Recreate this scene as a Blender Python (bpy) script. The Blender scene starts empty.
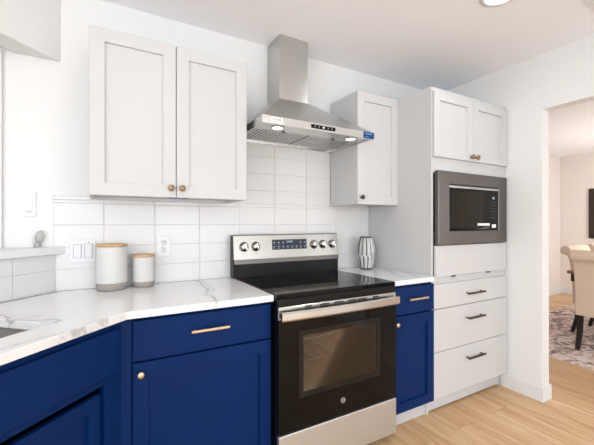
import bpy, bmesh, math, random
from mathutils import Vector, Matrix
random.seed(7)
PI = math.pi
SC = bpy.context.scene
COL = SC.collection

# ------------------------------------------------------------------ camera
cd = bpy.data.cameras.new('camera'); cam = bpy.data.objects.new('camera', cd); COL.objects.link(cam)
cd.sensor_width = 36.0; cd.lens = 342.3 * 36.0 / 594.0; cd.shift_y = 0.0012
cd.clip_start = 0.03; cd.clip_end = 60
cam.location = (-0.7113, -2.1008, 1.2546); cam.rotation_euler = (PI / 2, 0, -math.radians(29.54))
SC.camera = cam

# ------------------------------------------------------------------ light and exposure
SC.view_settings.view_transform = 'Standard'; SC.view_settings.look = 'None'
SC.view_settings.gamma = 1.0; SC.view_settings.use_curve_mapping = False
SC.view_settings.exposure = 0.05
W = bpy.data.worlds.new('daylight'); SC.world = W; W.use_nodes = True
W.node_tree.nodes['Background'].inputs[0].default_value = (0.86, 0.93, 1.0, 1)
W.node_tree.nodes['Background'].inputs[1].default_value = 3.0

def area(name, loc, rot, sx, sy, power, col=(1, 1, 1), disk=False):
    l = bpy.data.lights.new(name, 'AREA'); l.energy = power; l.color = col
    l.shape = 'DISK' if disk else 'RECTANGLE'; l.size = sx
    if not disk: l.size_y = sy
    o = bpy.data.objects.new(name, l); o.location = loc; o.rotation_euler = rot; COL.objects.link(o)
    return o
# area lights added as fill, set in assumed windows out of view
area('rear_fill', (-1.0, -4.28, 1.5), (PI / 2, 0, 0), 2.3, 1.3, 9, (0.86, 0.93, 1.0))
area('rear_right_fill', (1.45, -4.28, 1.15), (PI / 2, 0, 0), 0.8, 1.8, 6, (0.86, 0.93, 1.0))
area('left_fill', (-3.28, -3.2, 1.35), (PI / 2, 0, -PI / 2), 1.9, 1.7, 46, (0.9, 0.95, 1.0))  # added to brighten the surfaces that face left
area('dining_rear_fill', (4.4, -4.28, 1.4), (PI / 2, 0, 0), 2.2, 1.6, 9, (0.95, 0.96, 1.0))
CANS_AND_FILL = [(1.085, -1.075), (-0.45, -1.15), (1.0, -2.9), (-0.6, -3.2), (-2.0, -3.3)]  # first in view, second inferred from cabinet shadows, rear three added as unseen fill
for cx_, cy_ in CANS_AND_FILL:
    area('downlight_and_fill', (cx_, cy_, 2.425), (0, 0, 0), 0.13, 0, 2.2, (0.97, 0.98, 1.0), True)
area('sink_downlight', (-1.40, -0.64, 2.425), (0, 0, 0), 0.13, 0, 0.5, (0.97, 0.98, 1.0), True)
def fill_point(name, loc, power, col, r=.14):        # globe lights added out of view to lift ceiling and walls
    l = bpy.data.lights.new(name, 'POINT'); l.energy = power; l.color = col; l.shadow_soft_size = r
    o = bpy.data.objects.new(name, l); o.location = loc; COL.objects.link(o); return o
fill_point('kitchen_fill', (0.4, -3.7, 1.25), 24, (0.93, 0.96, 1.0), .2)
fill_point('left_rear_fill', (-1.8, -3.8, 1.25), 16, (0.92, 0.955, 1.0), .2)
fill_point('hall_fill', (-2.3, -0.55, 1.9), 0.8, (0.95, 0.97, 1.0))  # added fill for the room beyond the opening
fill_point('dining_fill', (5.2, -1.05, 1.25), 62, (1.0, 0.96, 0.94))  # added fill for the dining room, no fixture modelled

# ------------------------------------------------------------------ materials
def lin(c):
    return tuple((v / 12.92 if v <= 0.04045 else ((v + 0.055) / 1.055) ** 2.4) for v in [x / 255.0 for x in c])
class N:
    def __init__(s, name):
        s.m = bpy.data.materials.new(name); s.m.use_nodes = True
        s.t = s.m.node_tree; s.b = s.t.nodes['Principled BSDF']
    def n(s, kind, **kw):
        x = s.t.nodes.new(kind)
        for k, v in kw.items(): setattr(x, k, v)
        return x
    def l(s, a, b): s.t.links.new(a, b)
    def math(s, op, a, b=None, c=None):
        x = s.n('ShaderNodeMath', operation=op)
        for i, v in enumerate((a, b, c)):
            if v is None: continue
            if isinstance(v, (int, float)): x.inputs[i].default_value = v
            else: s.l(v, x.inputs[i])
        return x.outputs[0]
    def mapping(s, src, scale=(1, 1, 1), rot=(0, 0, 0), loc=(0, 0, 0)):
        x = s.n('ShaderNodeMapping'); x.inputs['Scale'].default_value = scale
        x.inputs['Rotation'].default_value = rot; x.inputs['Location'].default_value = loc
        s.l(src, x.inputs['Vector']); return x.outputs[0]
    def pos(s): return s.n('ShaderNodeNewGeometry').outputs['Position']
    def obj(s): return s.n('ShaderNodeTexCoord').outputs['Object']
    def noise(s, vec, scale, detail=3, rough=.5, dist=0):
        x = s.n('ShaderNodeTexNoise'); x.inputs['Scale'].default_value = scale
        x.inputs['Detail'].default_value = detail; x.inputs['Roughness'].default_value = rough
        x.inputs['Distortion'].default_value = dist; s.l(vec, x.inputs['Vector']); return x
    def ramp(s, fac, stops):
        x = s.n('ShaderNodeValToRGB'); e = x.color_ramp.elements
        while len(e) < len(stops): e.new(0.5)
        for el, (p, c) in zip(e, stops):
            el.position = p; el.color = tuple(c) + ((1,) if len(c) == 3 else ())
        s.l(fac, x.inputs[0]); return x.outputs[0]
    def mix(s, fac, a, b):
        x = s.n('ShaderNodeMix', data_type='RGBA')
        if isinstance(fac, (int, float)): x.inputs[0].default_value = fac
        else: s.l(fac, x.inputs[0])
        for i, v in ((6, a), (7, b)):
            if isinstance(v, tuple): x.inputs[i].default_value = v[:3] + (1,)
            else: s.l(v, x.inputs[i])
        return x.outputs[2]
    def bump(s, h, strength, dist=.01):
        x = s.n('ShaderNodeBump'); x.inputs['Strength'].default_value = strength; x.inputs['Distance'].default_value = dist
        s.l(h, x.inputs['Height']); s.l(x.outputs[0], s.b.inputs['Normal'])

def pmat(name, rgb, rough=.5, metal=0.0, spec=.5, noise=0.0, nscale=20, bump=0.0, bscale=60, coat=0.0):
    k = N(name); b = k.b; c = lin(rgb)
    b.inputs['Base Color'].default_value = c + (1,)
    b.inputs['Roughness'].default_value = rough; b.inputs['Metallic'].default_value = metal
    b.inputs['Specular IOR Level'].default_value = spec; b.inputs['Coat Weight'].default_value = coat
    if noise:
        nz = k.noise(k.obj(), nscale)
        k.l(k.mix(nz.outputs['Fac'], tuple(v * (1 - noise) for v in c), tuple(min(1, v * (1 + noise)) for v in c)), b.inputs['Base Color'])
    if bump:
        k.bump(k.noise(k.obj(), bscale).outputs['Fac'], bump, .004)
    return k.m
def emit(name, rgb, s):
    k = N(name); k.b.inputs['Base Color'].default_value = (0, 0, 0, 1)
    k.b.inputs['Emission Color'].default_value = lin(rgb) + (1,); k.b.inputs['Emission Strength'].default_value = s
    return k.m
def steel(name, rgb, rough=.27, stretch=(1, 1, 1), aniso=0.0):
    k = N(name); b = k.b; c = lin(rgb)
    if aniso:
        tg = k.n('ShaderNodeTangent', direction_type='RADIAL', axis='Z'); k.l(tg.outputs[0], b.inputs['Tangent'])
        b.inputs['Anisotropic'].default_value = aniso; b.inputs['Anisotropic Rotation'].default_value = .25
    b.inputs['Metallic'].default_value = 1.0
    nz = k.noise(k.mapping(k.obj(), stretch), 60, 4)
    k.l(k.mix(nz.outputs['Fac'], tuple(v * .9 for v in c), tuple(v * 1.08 for v in c)), b.inputs['Base Color'])
    k.l(k.math('MULTIPLY_ADD', nz.outputs['Fac'], .10, rough - .05), b.inputs['Roughness'])
    return k.m

M = {}
M['wall'] = pmat('wall_paint', (229, 229, 228), .75, bump=.08, bscale=45, spec=.3)
M['ceiling'] = pmat('ceiling_paint', (246, 247, 250), .9, bump=.06, bscale=40, spec=.2)
M['trim'] = pmat('trim_paint', (226, 226, 226), .45, spec=.3)
M['dwall'] = pmat('dining_wall_paint', (233, 225, 218), .75, spec=.3)
M['white'] = pmat('white_cabinet_paint', (200, 200, 200), .6, spec=.12, noise=.01, nscale=6)
M['navy'] = pmat('navy_cabinet_paint', (2, 37, 88), .42, spec=.12, noise=.10, nscale=5)
M['navy_dark'] = pmat('cabinet_interior_shadow', (8, 12, 28), .7)
M['tile'] = pmat('glazed_white_tile', (220, 219, 218), .24, noise=.015, nscale=4, bump=.05, bscale=7)
M['grout'] = pmat('white_grout', (224, 223, 222), .9)
M['brass'] = pmat('brushed_brass', (224, 198, 164), .34, 1.0, noise=.08, nscale=90)
M['bronze'] = pmat('aged_bronze', (148, 124, 94), .4, 1.0, noise=.1, nscale=90)
M['dark_bronze'] = pmat('dark_bronze', (86, 74, 64), .40, 1.0, noise=.1, nscale=90)
M['steel'] = steel('brushed_stainless', (200, 201, 201), .26, (1, 1, 14))
M['steel_h'] = steel('brushed_stainless_horizontal', (206, 205, 202), .24, (.5, 8, 30))
M['steel_dark'] = steel('dark_stainless', (112, 107, 103), .36, (.5, 8, 30))
M['chrome'] = pmat('polished_chrome', (215, 213, 208), .12, 1.0)
M['panel_steel'] = steel('control_panel_stainless', (176, 172, 165), .3, (.5, 8, 30))
M['drawer_steel'] = steel('drawer_stainless', (210, 214, 216), .46, (.5, 8, 30))
M['hood_steel'] = steel('brushed_hood_stainless', (196, 196, 194), .30, (1, 1, 40), .75)
M['sink_steel'] = steel('satin_sink_steel', (150, 148, 145), .38, (6, 6, 6))
M['black_glass'] = pmat('black_glass', (8, 8, 8), .05, noise=.05, nscale=3, spec=.2)
M['black'] = pmat('black_enamel', (11, 11, 11), .3, spec=.25)
M['rubber'] = pmat('black_plastic', (22, 22, 22), .55)
M['dark_gap'] = pmat('dark_recess', (16, 16, 16), .8)
M['grey_ring'] = pmat('grey_burner_print', (62, 62, 62), .1)
M['white_plastic'] = pmat('white_plastic', (226, 226, 227), .35)
M['grey_plastic'] = pmat('grey_plastic', (150, 150, 150), .5)
M['slot'] = pmat('dark_slot', (58, 56, 54), .7)
M['ceramic'] = pmat('white_ribbed_ceramic', (208, 206, 203), .5, bump=.1, bscale=30)
M['stoneware'] = pmat('raw_stoneware', (158, 150, 142), .8, noise=.06, nscale=60)
M['vase_light'] = pmat('pale_glazed_ceramic', (200, 199, 196), .3, noise=.06, nscale=30)
M['vase_dark'] = pmat('grey_glazed_groove', (88, 87, 85), .4, noise=.1, nscale=30)
M['glow'] = emit('lamp_diffuser', (255, 250, 242), 6.0)
M['led'] = emit('lamp_led', (255, 252, 245), 9.0)
M['display'] = emit('display_digits', (190, 215, 240), .55)
M['sticker'] = pmat('white_sticker', (240, 240, 240), .5)
M['print'] = pmat('grey_print', (120, 120, 122), .6)
M['blue_film'] = pmat('blue_protective_film', (8, 60, 122), .45, spec=.3, noise=.08, nscale=40)
M['blue_film_print'] = pmat('pale_blue_print', (140, 184, 226), .4)
M['linen'] = pmat('cream_linen', (226, 205, 186), .92, noise=.07, nscale=220, bump=.25, bscale=420, spec=.2)
M['black_wood'] = pmat('black_stained_wood', (20, 16, 15), .4)
M['table_wood'] = pmat('dark_table_wood', (50, 32, 24), .35, noise=.15, nscale=12)
M['table_top'] = pmat('brown_table_top', (132, 94, 66), .35, noise=.15, nscale=12)
M['art_frame'] = pmat('espresso_wood', (44, 33, 28), .5, noise=.2, nscale=30)
M['art_inset'] = pmat('dark_brown_slats', (70, 55, 46), .6, noise=.2, nscale=30)
M['window'] = pmat('window_frame_paint', (238, 238, 236), .4)

def bamboo():
    k = N('bamboo_wood'); v = k.mapping(k.obj(), (4, 40, 40)); nz = k.noise(v, 4, 4)
    k.l(k.ramp(nz.outputs['Fac'], [(0.3, lin((186, 146, 98))), (0.7, lin((212, 176, 128)))]), k.b.inputs['Base Color'])
    k.b.inputs['Roughness'].default_value = .5; return k.m
M['bamboo'] = bamboo()

def oak():
    k = N('oak_plank_floor'); p = k.pos()
    v = k.mapping(p, (1, 1, 1), (0, 0, PI / 2))
    br = k.n('ShaderNodeTexBrick'); k.l(v, br.inputs['Vector'])
    br.offset = .37; br.offset_frequency = 2
    br.inputs['Scale'].default_value = 1.0; br.inputs['Brick Width'].default_value = 1.22; br.inputs['Row Height'].default_value = .19
    br.inputs['Mortar Size'].default_value = .0012; br.inputs['Mortar Smooth'].default_value = .3
    br.inputs['Color1'].default_value = (0, 0, 0, 1); br.inputs['Color2'].default_value = (1, 1, 1, 1); br.inputs['Mortar'].default_value = (.5, .5, .5, 1)
    # per plank offset of the grain
    cmb = k.n('ShaderNodeVectorMath', operation='MULTIPLY_ADD')
    k.l(br.outputs['Color'], cmb.inputs[0]); cmb.inputs[1].default_value = (7, 3, 0); k.l(p, cmb.inputs[2])
    g = k.noise(k.mapping(cmb.outputs[0], (13, 1.1, 1)), 1.0, 5, .6, .8)
    g2 = k.noise(k.mapping(cmb.outputs[0], (60, 2.5, 1)), 1.0, 3, .6)
    base = k.ramp(g.outputs['Fac'], [(0.30, lin((188, 143, 99))), (0.5, lin((220, 182, 138))), (0.70, lin((242, 215, 178)))])
    fine = k.mix(k.math('MULTIPLY', g2.outputs['Fac'], .22), base, lin((176, 134, 90)))
    tone = k.mix(k.math('MULTIPLY', br.outputs['Color'], .5), fine, lin((196, 152, 107)))
    tone = k.mix(k.math('MULTIPLY', br.outputs['Fac'], .7), tone, lin((120, 86, 56)))
    k.l(tone, k.b.inputs['Base Color'])
    k.b.inputs['Roughness'].default_value = .42
    k.bump(k.math('SUBTRACT', g2.outputs['Fac'], br.outputs['Fac']), .08, .003)
    return k.m
M['oak'] = oak()

def quartz():
    k = N('veined_white_quartz'); p = k.pos()
    sep = k.n('ShaderNodeSeparateXYZ')
    wob = k.noise(p, 5.0, 5, .6); wob2 = k.noise(k.mapping(p, loc=(3.1, 1.7, 0)), 5.0, 5, .6)
    k.l(p, sep.inputs[0])
    X = k.math('ADD', sep.outputs[0], k.math('MULTIPLY_ADD', wob.outputs['Fac'], .15, -.075))
    Y = k.math('ADD', sep.outputs[1], k.math('MULTIPLY_ADD', wob2.outputs['Fac'], .15, -.075))
    veins = [((-.22, .02), (-.29, -.66), .006, .85), ((-.19, -.02), (-.24, -.40), .004, .6), ((-1.20, -.20), (-.86, -.66), .007, .6),
             ((-1.05, -.98), (-.70, -.70), .010, .5), ((.95, -.55), (1.14, -.1), .007, .6), ((1.05, -.62), (1.12, -.35), .005, .5),
             ((-1.3, -.55), (-.90, -.52), .005, .5)]
    thick = k.noise(p, 14, 2)
    tot = None
    for (ax, ay), (bx, by), w, amt in veins:
        dx, dy = bx - ax, by - ay; L = math.hypot(dx, dy); dx /= L; dy /= L
        t = k.math('ADD', k.math('MULTIPLY', X, dx), k.math('MULTIPLY_ADD', Y, dy, -(ax * dx + ay * dy)))
        d = k.math('ABSOLUTE', k.math('ADD', k.math('MULTIPLY', X, -dy), k.math('MULTIPLY_ADD', Y, dx, ax * dy - ay * dx)))
        ww = k.math('MULTIPLY_ADD', thick.outputs['Fac'], w * 3.0, -w * .6)
        core = k.math('SUBTRACT', 1.0, k.math('SMOOTH_MIN', k.math('DIVIDE', d, k.math('MAXIMUM', ww, .0005)), 1.0, .2))
        halo = k.math('MULTIPLY', k.math('MAXIMUM', k.math('SUBTRACT', 1.0, k.math('MULTIPLY', d, 1 / (w * 6))), 0), .22)
        s = k.math('MAXIMUM', core, halo)
        on = k.math('MULTIPLY', k.math('GREATER_THAN', t, 0), k.math('LESS_THAN', t, L))
        s = k.math('MULTIPLY', k.math('MULTIPLY', s, on), amt)
        tot = s if tot is None else k.math('MAXIMUM', tot, s)
    k.l(k.mix(tot, lin((232, 232, 232)), lin((104, 100, 96))), k.b.inputs['Base Color'])
    k.b.inputs['Roughness'].default_value = .16
    return k.m
M['quartz'] = quartz()

def rug_mat():
    k = N('faded_patterned_rug'); p = k.pos()
    n1 = k.noise(p, 3.5, 4, .6, 1.6); n2 = k.noise(k.mapping(p, loc=(5, 2, 0)), 7, 4, .6, 2.0)
    vo = k.n('ShaderNodeTexVoronoi', feature='DISTANCE_TO_EDGE'); vo.inputs['Scale'].default_value = 5.5
    k.l(n1.outputs['Color'], vo.inputs['Vector'])
    a = k.ramp(n1.outputs['Fac'], [(.38, lin((214, 186, 172))), (.5, lin((236, 222, 212))), (.62, lin((204, 196, 206)))])
    b = k.ramp(n2.outputs['Fac'], [(.38, lin((84, 74, 82))), (.46, lin((196, 164, 150))), (.56, lin((238, 226, 218)))])
    k.l(k.mix(k.ramp(vo.outputs['Distance'], [(.02, (1, 1, 1)), (.12, (.65, .65, .65))]), a, b), k.b.inputs['Base Color'])
    k.b.inputs['Roughness'].default_value = .95
    k.bump(n2.outputs['Fac'], .3, .006); return k.m
M['rug'] = rug_mat()

def oven_glass():
    k = N('tinted_oven_window_glass'); out = k.t.nodes['Material Output']
    tr = k.n('ShaderNodeBsdfTransparent'); tr.inputs[0].default_value = (.66, .64, .61, 1)
    gl = k.n('ShaderNodeBsdfGlossy'); gl.inputs['Roughness'].default_value = .06; gl.inputs[0].default_value = (1, .97, .93, 1)
    fr = k.n('ShaderNodeFresnel'); fr.inputs[0].default_value = 1.55
    ms = k.n('ShaderNodeMixShader'); k.l(fr.outputs[0], ms.inputs[0]); k.l(tr.outputs[0], ms.inputs[1]); k.l(gl.outputs[0], ms.inputs[2])
    k.l(ms.outputs[0], out.inputs['Surface']); return k.m
M['oven_glass'] = oven_glass()
M['cavity'] = pmat('oven_cavity_enamel', (150, 128, 110), .5, noise=.35, nscale=16)
def crystal():
    k = N('frosted_glass'); k.b.inputs['Base Color'].default_value = lin((214, 216, 212)) + (1,)
    k.b.inputs['Transmission Weight'].default_value = .6; k.b.inputs['Roughness'].default_value = .15
    k.bump(k.noise(k.obj(), 90).outputs['Fac'], .5, .004); return k.m
M['crystal'] = crystal()

# ------------------------------------------------------------------ mesh helpers
WM = {}
def qf(bm, vs): 
    try: return bm.faces.new(vs)
    except ValueError: return None
def box(bm, x0, x1, y0, y1, z0, z1, bev=0.0, seg=1, mi=0):
    co = [(x0, y0, z0), (x1, y0, z0), (x1, y1, z0), (x0, y1, z0), (x0, y0, z1), (x1, y0, z1), (x1, y1, z1), (x0, y1, z1)]
    v = [bm.verts.new(c) for c in co]
    fs = [bm.faces.new([v[i] for i in f]) for f in ((3, 2, 1, 0), (4, 5, 6, 7), (0, 1, 5, 4), (1, 2, 6, 5), (2, 3, 7, 6), (3, 0, 4, 7))]
    for f in fs: f.material_index = mi
    if bev > 0:
        es = list({e for f in fs for e in f.edges})
        bmesh.ops.bevel(bm, geom=es, offset=bev, segments=seg, profile=.5, affect='EDGES')
    return bm
def prism(bm, pts, z0, z1, bev=0.0, mi=0):
    a = [bm.verts.new((x, y, z0)) for x, y in pts]; b = [bm.verts.new((x, y, z1)) for x, y in pts]
    n = len(pts); fs = [bm.faces.new(a[::-1]), bm.faces.new(b)]
    for i in range(n): fs.append(bm.faces.new((a[i], a[(i + 1) % n], b[(i + 1) % n], b[i])))
    for f in fs: f.material_index = mi
    if bev > 0:
        bmesh.ops.bevel(bm, geom=list({e for f in fs for e in f.edges}), offset=bev, segments=2, profile=.5, affect='EDGES')
    return bm
def lathe(bm, prof, seg=24, mat=Matrix(), mi=0, smooth=True, closed=False):
    rings = []
    for r, z in prof:
        if r < 1e-6: rings.append([bm.verts.new(mat @ Vector((0, 0, z)))])
        else: rings.append([bm.verts.new(mat @ Vector((r * math.cos(2 * PI * i / seg), r * math.sin(2 * PI * i / seg), z))) for i in range(seg)])
    for a, b in zip(rings, rings[1:] + (rings[:1] if closed else [])):
        for i in range(seg):
            j = (i + 1) % seg
            if len(a) == 1 and len(b) == 1: continue
            if len(a) == 1: f = qf(bm, (a[0], b[j], b[i]))
            elif len(b) == 1: f = qf(bm, (a[i], a[j], b[0]))
            else: f = qf(bm, (a[i], a[j], b[j], b[i]))
            if f: f.material_index = mi; f.smooth = smooth
    for ring, rev in (() if closed else ((rings[0], True), (rings[-1], False))):
        if len(ring) > 1:
            f = qf(bm, ring[::-1] if rev else ring)
            if f: f.material_index = mi
    return bm
def tube(bm, a, b, r, seg=12, r2=None, mi=0):
    a, b = Vector(a), Vector(b); d = b - a
    m = Matrix.Translation(a) @ d.to_track_quat('Z', 'Y').to_matrix().to_4x4()
    return lathe(bm, [(r, 0), (r2 if r2 else r, d.length)], seg, m, mi)
FRONT = Matrix.Rotation(PI / 2, 4, 'X')     # local +z -> -y
def at(x, y, z, m=FRONT): return Matrix.Translation((x, y, z)) @ m
def B(): return bmesh.new()

def obj(name, bm, mat, parent=None, world=True):
    """link one mesh; with a parent the mesh is given in world space (world=True) or in the parent's own space"""
    if parent is not None and world: bm.transform(WM[parent.name].inverted())
    bmesh.ops.recalc_face_normals(bm, faces=bm.faces)
    me = bpy.data.meshes.new(name); bm.to_mesh(me); bm.free()
    for m_ in (mat if isinstance(mat, (list, tuple)) else [mat]): me.materials.append(m_)
    o = bpy.data.objects.new(name, me); COL.objects.link(o)
    if parent is not None: o.parent = parent; WM[o.name] = WM[parent.name]
    else: WM[o.name] = Matrix()
    return o
def thing(name, label, cat, loc=(0, 0, 0), rz=0.0, group=None):
    o = bpy.data.objects.new(name, None); o.empty_display_size = .05; COL.objects.link(o)
    o.location = loc; o.rotation_euler = (0, 0, rz)
    WM[o.name] = Matrix.Translation(loc) @ Matrix.Rotation(rz, 4, 'Z')
    o['label'] = label; o['category'] = cat
    if group: o['group'] = group
    return o
def tag(o, label, cat, group=None):
    o['label'] = label; o['category'] = cat
    if group: o['group'] = group
    return o
def settle(o, loc):      # move the origin of a one-mesh thing to its base
    o.data.transform(Matrix.Translation(-Vector(loc))); o.location = loc; return o
def struct(name, bm, mat):
    o = obj(name, bm, mat); o['kind'] = 'structure'; return o
def dup(root, loc, rz, label, group=None):
    r = root.copy(); COL.objects.link(r); r.location = loc; r.rotation_euler = (0, 0, rz); r['label'] = label
    if group: r['group'] = group
    for ch in list(root.children):
        c = ch.copy(); COL.objects.link(c); c.parent = r
        for g in list(ch.children):
            d = g.copy(); COL.objects.link(d); d.parent = c
    return r

S2 = math.sqrt(2)
def uv(u, v): return ((u - v) / S2, (u + v) / S2)      # the diagonal run's own axes (45 degrees)

# ------------------------------------------------------------------ dimensions (metres)
ZC = 2.443; ZCT = 0.912; XTL, XTR = 1.132, 1.963; XR = 1.974; XRO = XR + .095
YJ = -.856; ZJ = 2.056; XE = 6.43; YB = .913; XW = -3.3; YREAR = -4.3

# ------------------------------------------------------------------ the setting
struct('floor', box(B(), XW - .1, XE + .1, YREAR - .1, YB + .1, -.05, 0), M['oak'])
struct('ceiling', box(B(), XW - .1, XE + .1, YREAR - .1, YB + .1, ZC, ZC + .05), M['ceiling'])
bm = B(); box(bm, XW, -1.93, 0, .1, 0, ZC); box(bm, -1.93, -1.125, 0, .1, 2.0, ZC); box(bm, -1.125, XR, 0, .1, 0, ZC)
struct('wall_back', bm, M['wall'])
bm = B(); box(bm, XR, XRO, YJ, YB, 0, ZC); box(bm, XR, XRO, -2.35, YJ, ZJ, ZC); box(bm, XR, XRO, YREAR, -2.35, 0, ZC)
struct('wall_right', bm, M['wall'])
bm = B()
for y0, y1, z0, z1 in ((YREAR, -4.15, 0, ZC), (-4.15, -2.25, 0, .5), (-4.15, -2.25, 2.2, ZC), (-2.25, .1, 0, ZC)): box(bm, XW - .1, XW, y0, y1, z0, z1)
struct('wall_left', bm, M['wall'])
bm = B()
for x0, x1, z0, z1 in ((XW, -2.15, 0, ZC), (-2.15, .15, 0, .85), (-2.15, .15, 2.15, ZC), (.15, 1.05, 0, ZC), (1.05, 1.85, 2.05, ZC), (1.05, 1.85, 0, .05), (1.85, 3.3, 0, ZC),
                       (3.3, 5.5, 0, .6), (3.3, 5.5, 2.2, ZC), (5.5, XE, 0, ZC)):
    box(bm, x0, x1, YREAR - .1, YREAR, z0, z1)
struct('wall_rear', bm, M['wall'])
def window(name, x0, x1, z0, z1, nx):
    bm = B(); y0, y1 = YREAR - .09, YREAR - .05; w = .045
    for a, b, c, d in ((x0, x0 + w, z0, z1), (x1 - w, x1, z0, z1), (x0 + w, x1 - w, z0, z0 + w), (x0 + w, x1 - w, z1 - w, z1)): box(bm, a, b, y0, y1, c, d, .003)
    for i in range(1, nx):
        x = x0 + (x1 - x0) * i / nx; box(bm, x - .02, x + .02, y0, y1, z0 + w, z1 - w, .003)
    struct(name, bm, M['window'])
bm = B(); w = .045
for a, b, c_, d in ((-4.15, -4.15 + w, .5, 2.2), (-2.25 - w, -2.25, .5, 2.2), (-3.22, -3.18, .5 + w, 2.2 - w), (-4.15 + w, -2.25 - w, .5, .5 + w), (-4.15 + w, -2.25 - w, 2.2 - w, 2.2)): box(bm, XW - .09, XW - .05, a, b, c_, d)
struct('added_side_window', bm, M['window'])  # unseen left window, added as the opening for the left fill light
window('window_1', -2.15, .15, .85, 2.15, 2); window('window_2', 3.3, 5.5, .6, 2.2, 3); window('window_3', 1.05, 1.85, .05, 2.05, 1)
struct('wall_dining_back', box(B(), XRO, XE, YB, YB + .1, 0, ZC), M['dwall'])
struct('wall_dining_right', box(B(), XE, XE + .1, YREAR, YB + .1, 0, ZC), M['dwall'])
bm = B(); box(bm, XRO, XE - .015, YB - .014, YB, 0, .12, .003); struct('baseboard_dining_back', bm, M['trim'])
bm = B(); box(bm, XE - .014, XE, YREAR, YB, 0, .12, .003); struct('baseboard_dining_right', bm, M['trim'])
t = .014
bm = B(); prism(bm, [(XR, -.575), (XR, YJ), (XRO, YJ), (XRO, -.4), (XRO + t, -.4), (XRO + t, YJ - t), (XR - t, YJ - t), (XR - t, -.575)], 0, .102, .003)
struct('baseboard_right', bm, M['trim'])
# diagonal partition: half wall, opening with a sill, header above
V0, V1 = .647, .757; UE = -3.2
def strip(v0, v1, u1=UE):
    return [((-v0) * S2, 0), ((-v1) * S2, 0), uv(u1, v1), uv(u1, v0)]
struct('wall_half', prism(B(), strip(V0, V1), 0, 1.10), M['wall'])
struct('wall_header', prism(B(), strip(.634, V1), 2.072, ZC, .004), M['wall'])
struct('trim_1', prism(B(), strip(V0 - .032, V1 + .02), 1.10, 1.137, .004), M['trim'])
bm = B(); box(bm, -1.20, -1.125, -.016, 0, 0, 2.0, .003); box(bm, -1.93, -1.125, -.016, 0, 2.0, 2.075, .003); box(bm, -1.93, -1.855, -.016, 0, 0, 2.0, .003)
struct('trim_2', bm, M['trim'])
bm = B(); box(bm, -1.9295, -1.1255, .03, .07, .003, 1.9995)
struct('door_1', bm, M['trim'])

# glazed wall tiles (one surface, each tile slightly pillowed)
bm = B(); box(bm, -.928, 1.1315, -.004, -.0002, ZCT, 1.382); box(bm, -.928, -.766, -.004, -.0002, 1.382, 1.392); box(bm, -.019, .760, -.004, -.0002, 1.382, 1.80)
def tiles(bm, regions, P, origin, dx, dz, z0):
    for (a0, a1, b0, b1) in regions:
        i0 = math.floor((a0 - origin) / dx) - 1; j0 = math.floor((b0 - z0) / dz) - 1
        for i in range(i0, i0 + int((a1 - a0) / dx) + 4):
            for j in range(j0, j0 + int((b1 - b0) / dz) + 4):
                x0, x1 = max(origin + i * dx, a0) + .0007, min(origin + (i + 1) * dx, a1) - .0007
                w0, w1 = max(z0 + j * dz, b0) + .0007, min(z0 + (j + 1) * dz, b1) - .0007
                if x1 - x0 < .006 or w1 - w0 < .006: continue
                c = .0020; d = [.008 + random.uniform(-.0004, .0004) for _ in range(4)]
                o = [P(x0, 0.003, w0), P(x1, 0.003, w0), P(x1, 0.003, w1), P(x0, 0.003, w1)]
                m = [P(x0 + .0004, .0068, w0 + .0004), P(x1 - .0004, .0068, w0 + .0004), P(x1 - .0004, .0068, w1 - .0004), P(x0 + .0004, .0068, w1 - .0004)]
                f = [P(x0 + c, d[0], w0 + c), P(x1 - c, d[1], w0 + c), P(x1 - c, d[2], w1 - c), P(x0 + c, d[3], w1 - c)]
                ro, rm, rf = [[bm.verts.new(q) for q in r] for r in (o, m, f)]
                fs = [bm.faces.new(rf)]
                for r1, r2 in ((ro, rm), (rm, rf)):
                    for k in range(4): fs.append(bm.faces.new((r1[k], r1[(k + 1) % 4], r2[(k + 1) % 4], r2[k])))
                for q in fs: q.material_index = 1
tiles(bm, [(-.928, 1.1315, ZCT, 1.358), (-.928, -.766, 1.358, 1.373), (-.766, 1.1315, 1.358, 1.381), (-.019, .760, 1.382, 1.80)], lambda a, d, z: (a, -d, z), .049, .252, .1125, .908)
box(bm, -.930, -.766, -.011, -.001, 1.374, 1.394, .003, mi=1)
struct('wall_backsplash', bm, [M['grout'], M['tile']])
bm = B(); prism(bm, [((-V0) * S2 + .0003, 0), uv(-2.4, V0 - .0002), uv(-2.4, V0 - .004), ((-V0 + .004) * S2, 0)][::-1], ZCT, 1.099)
tiles(bm, [(-2.4, -.66, ZCT, 1.099)], lambda a, d, z: uv(a, V0 - d) + (z,), -.86, .252, .1125, .908)
struct('wall_half_tiles', bm, [M['grout'], M['tile']])

def xprism(bm, prof, x0, x1):
    a = [bm.verts.new((x0, y, z)) for y, z in prof]; b = [bm.verts.new((x1, y, z)) for y, z in prof]; n = len(prof)
    bm.faces.new(a[::-1]); bm.faces.new(b)
    for i in range(n): bm.faces.new((a[i], a[(i + 1) % n], b[(i + 1) % n], b[i]))
    return bm
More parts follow.
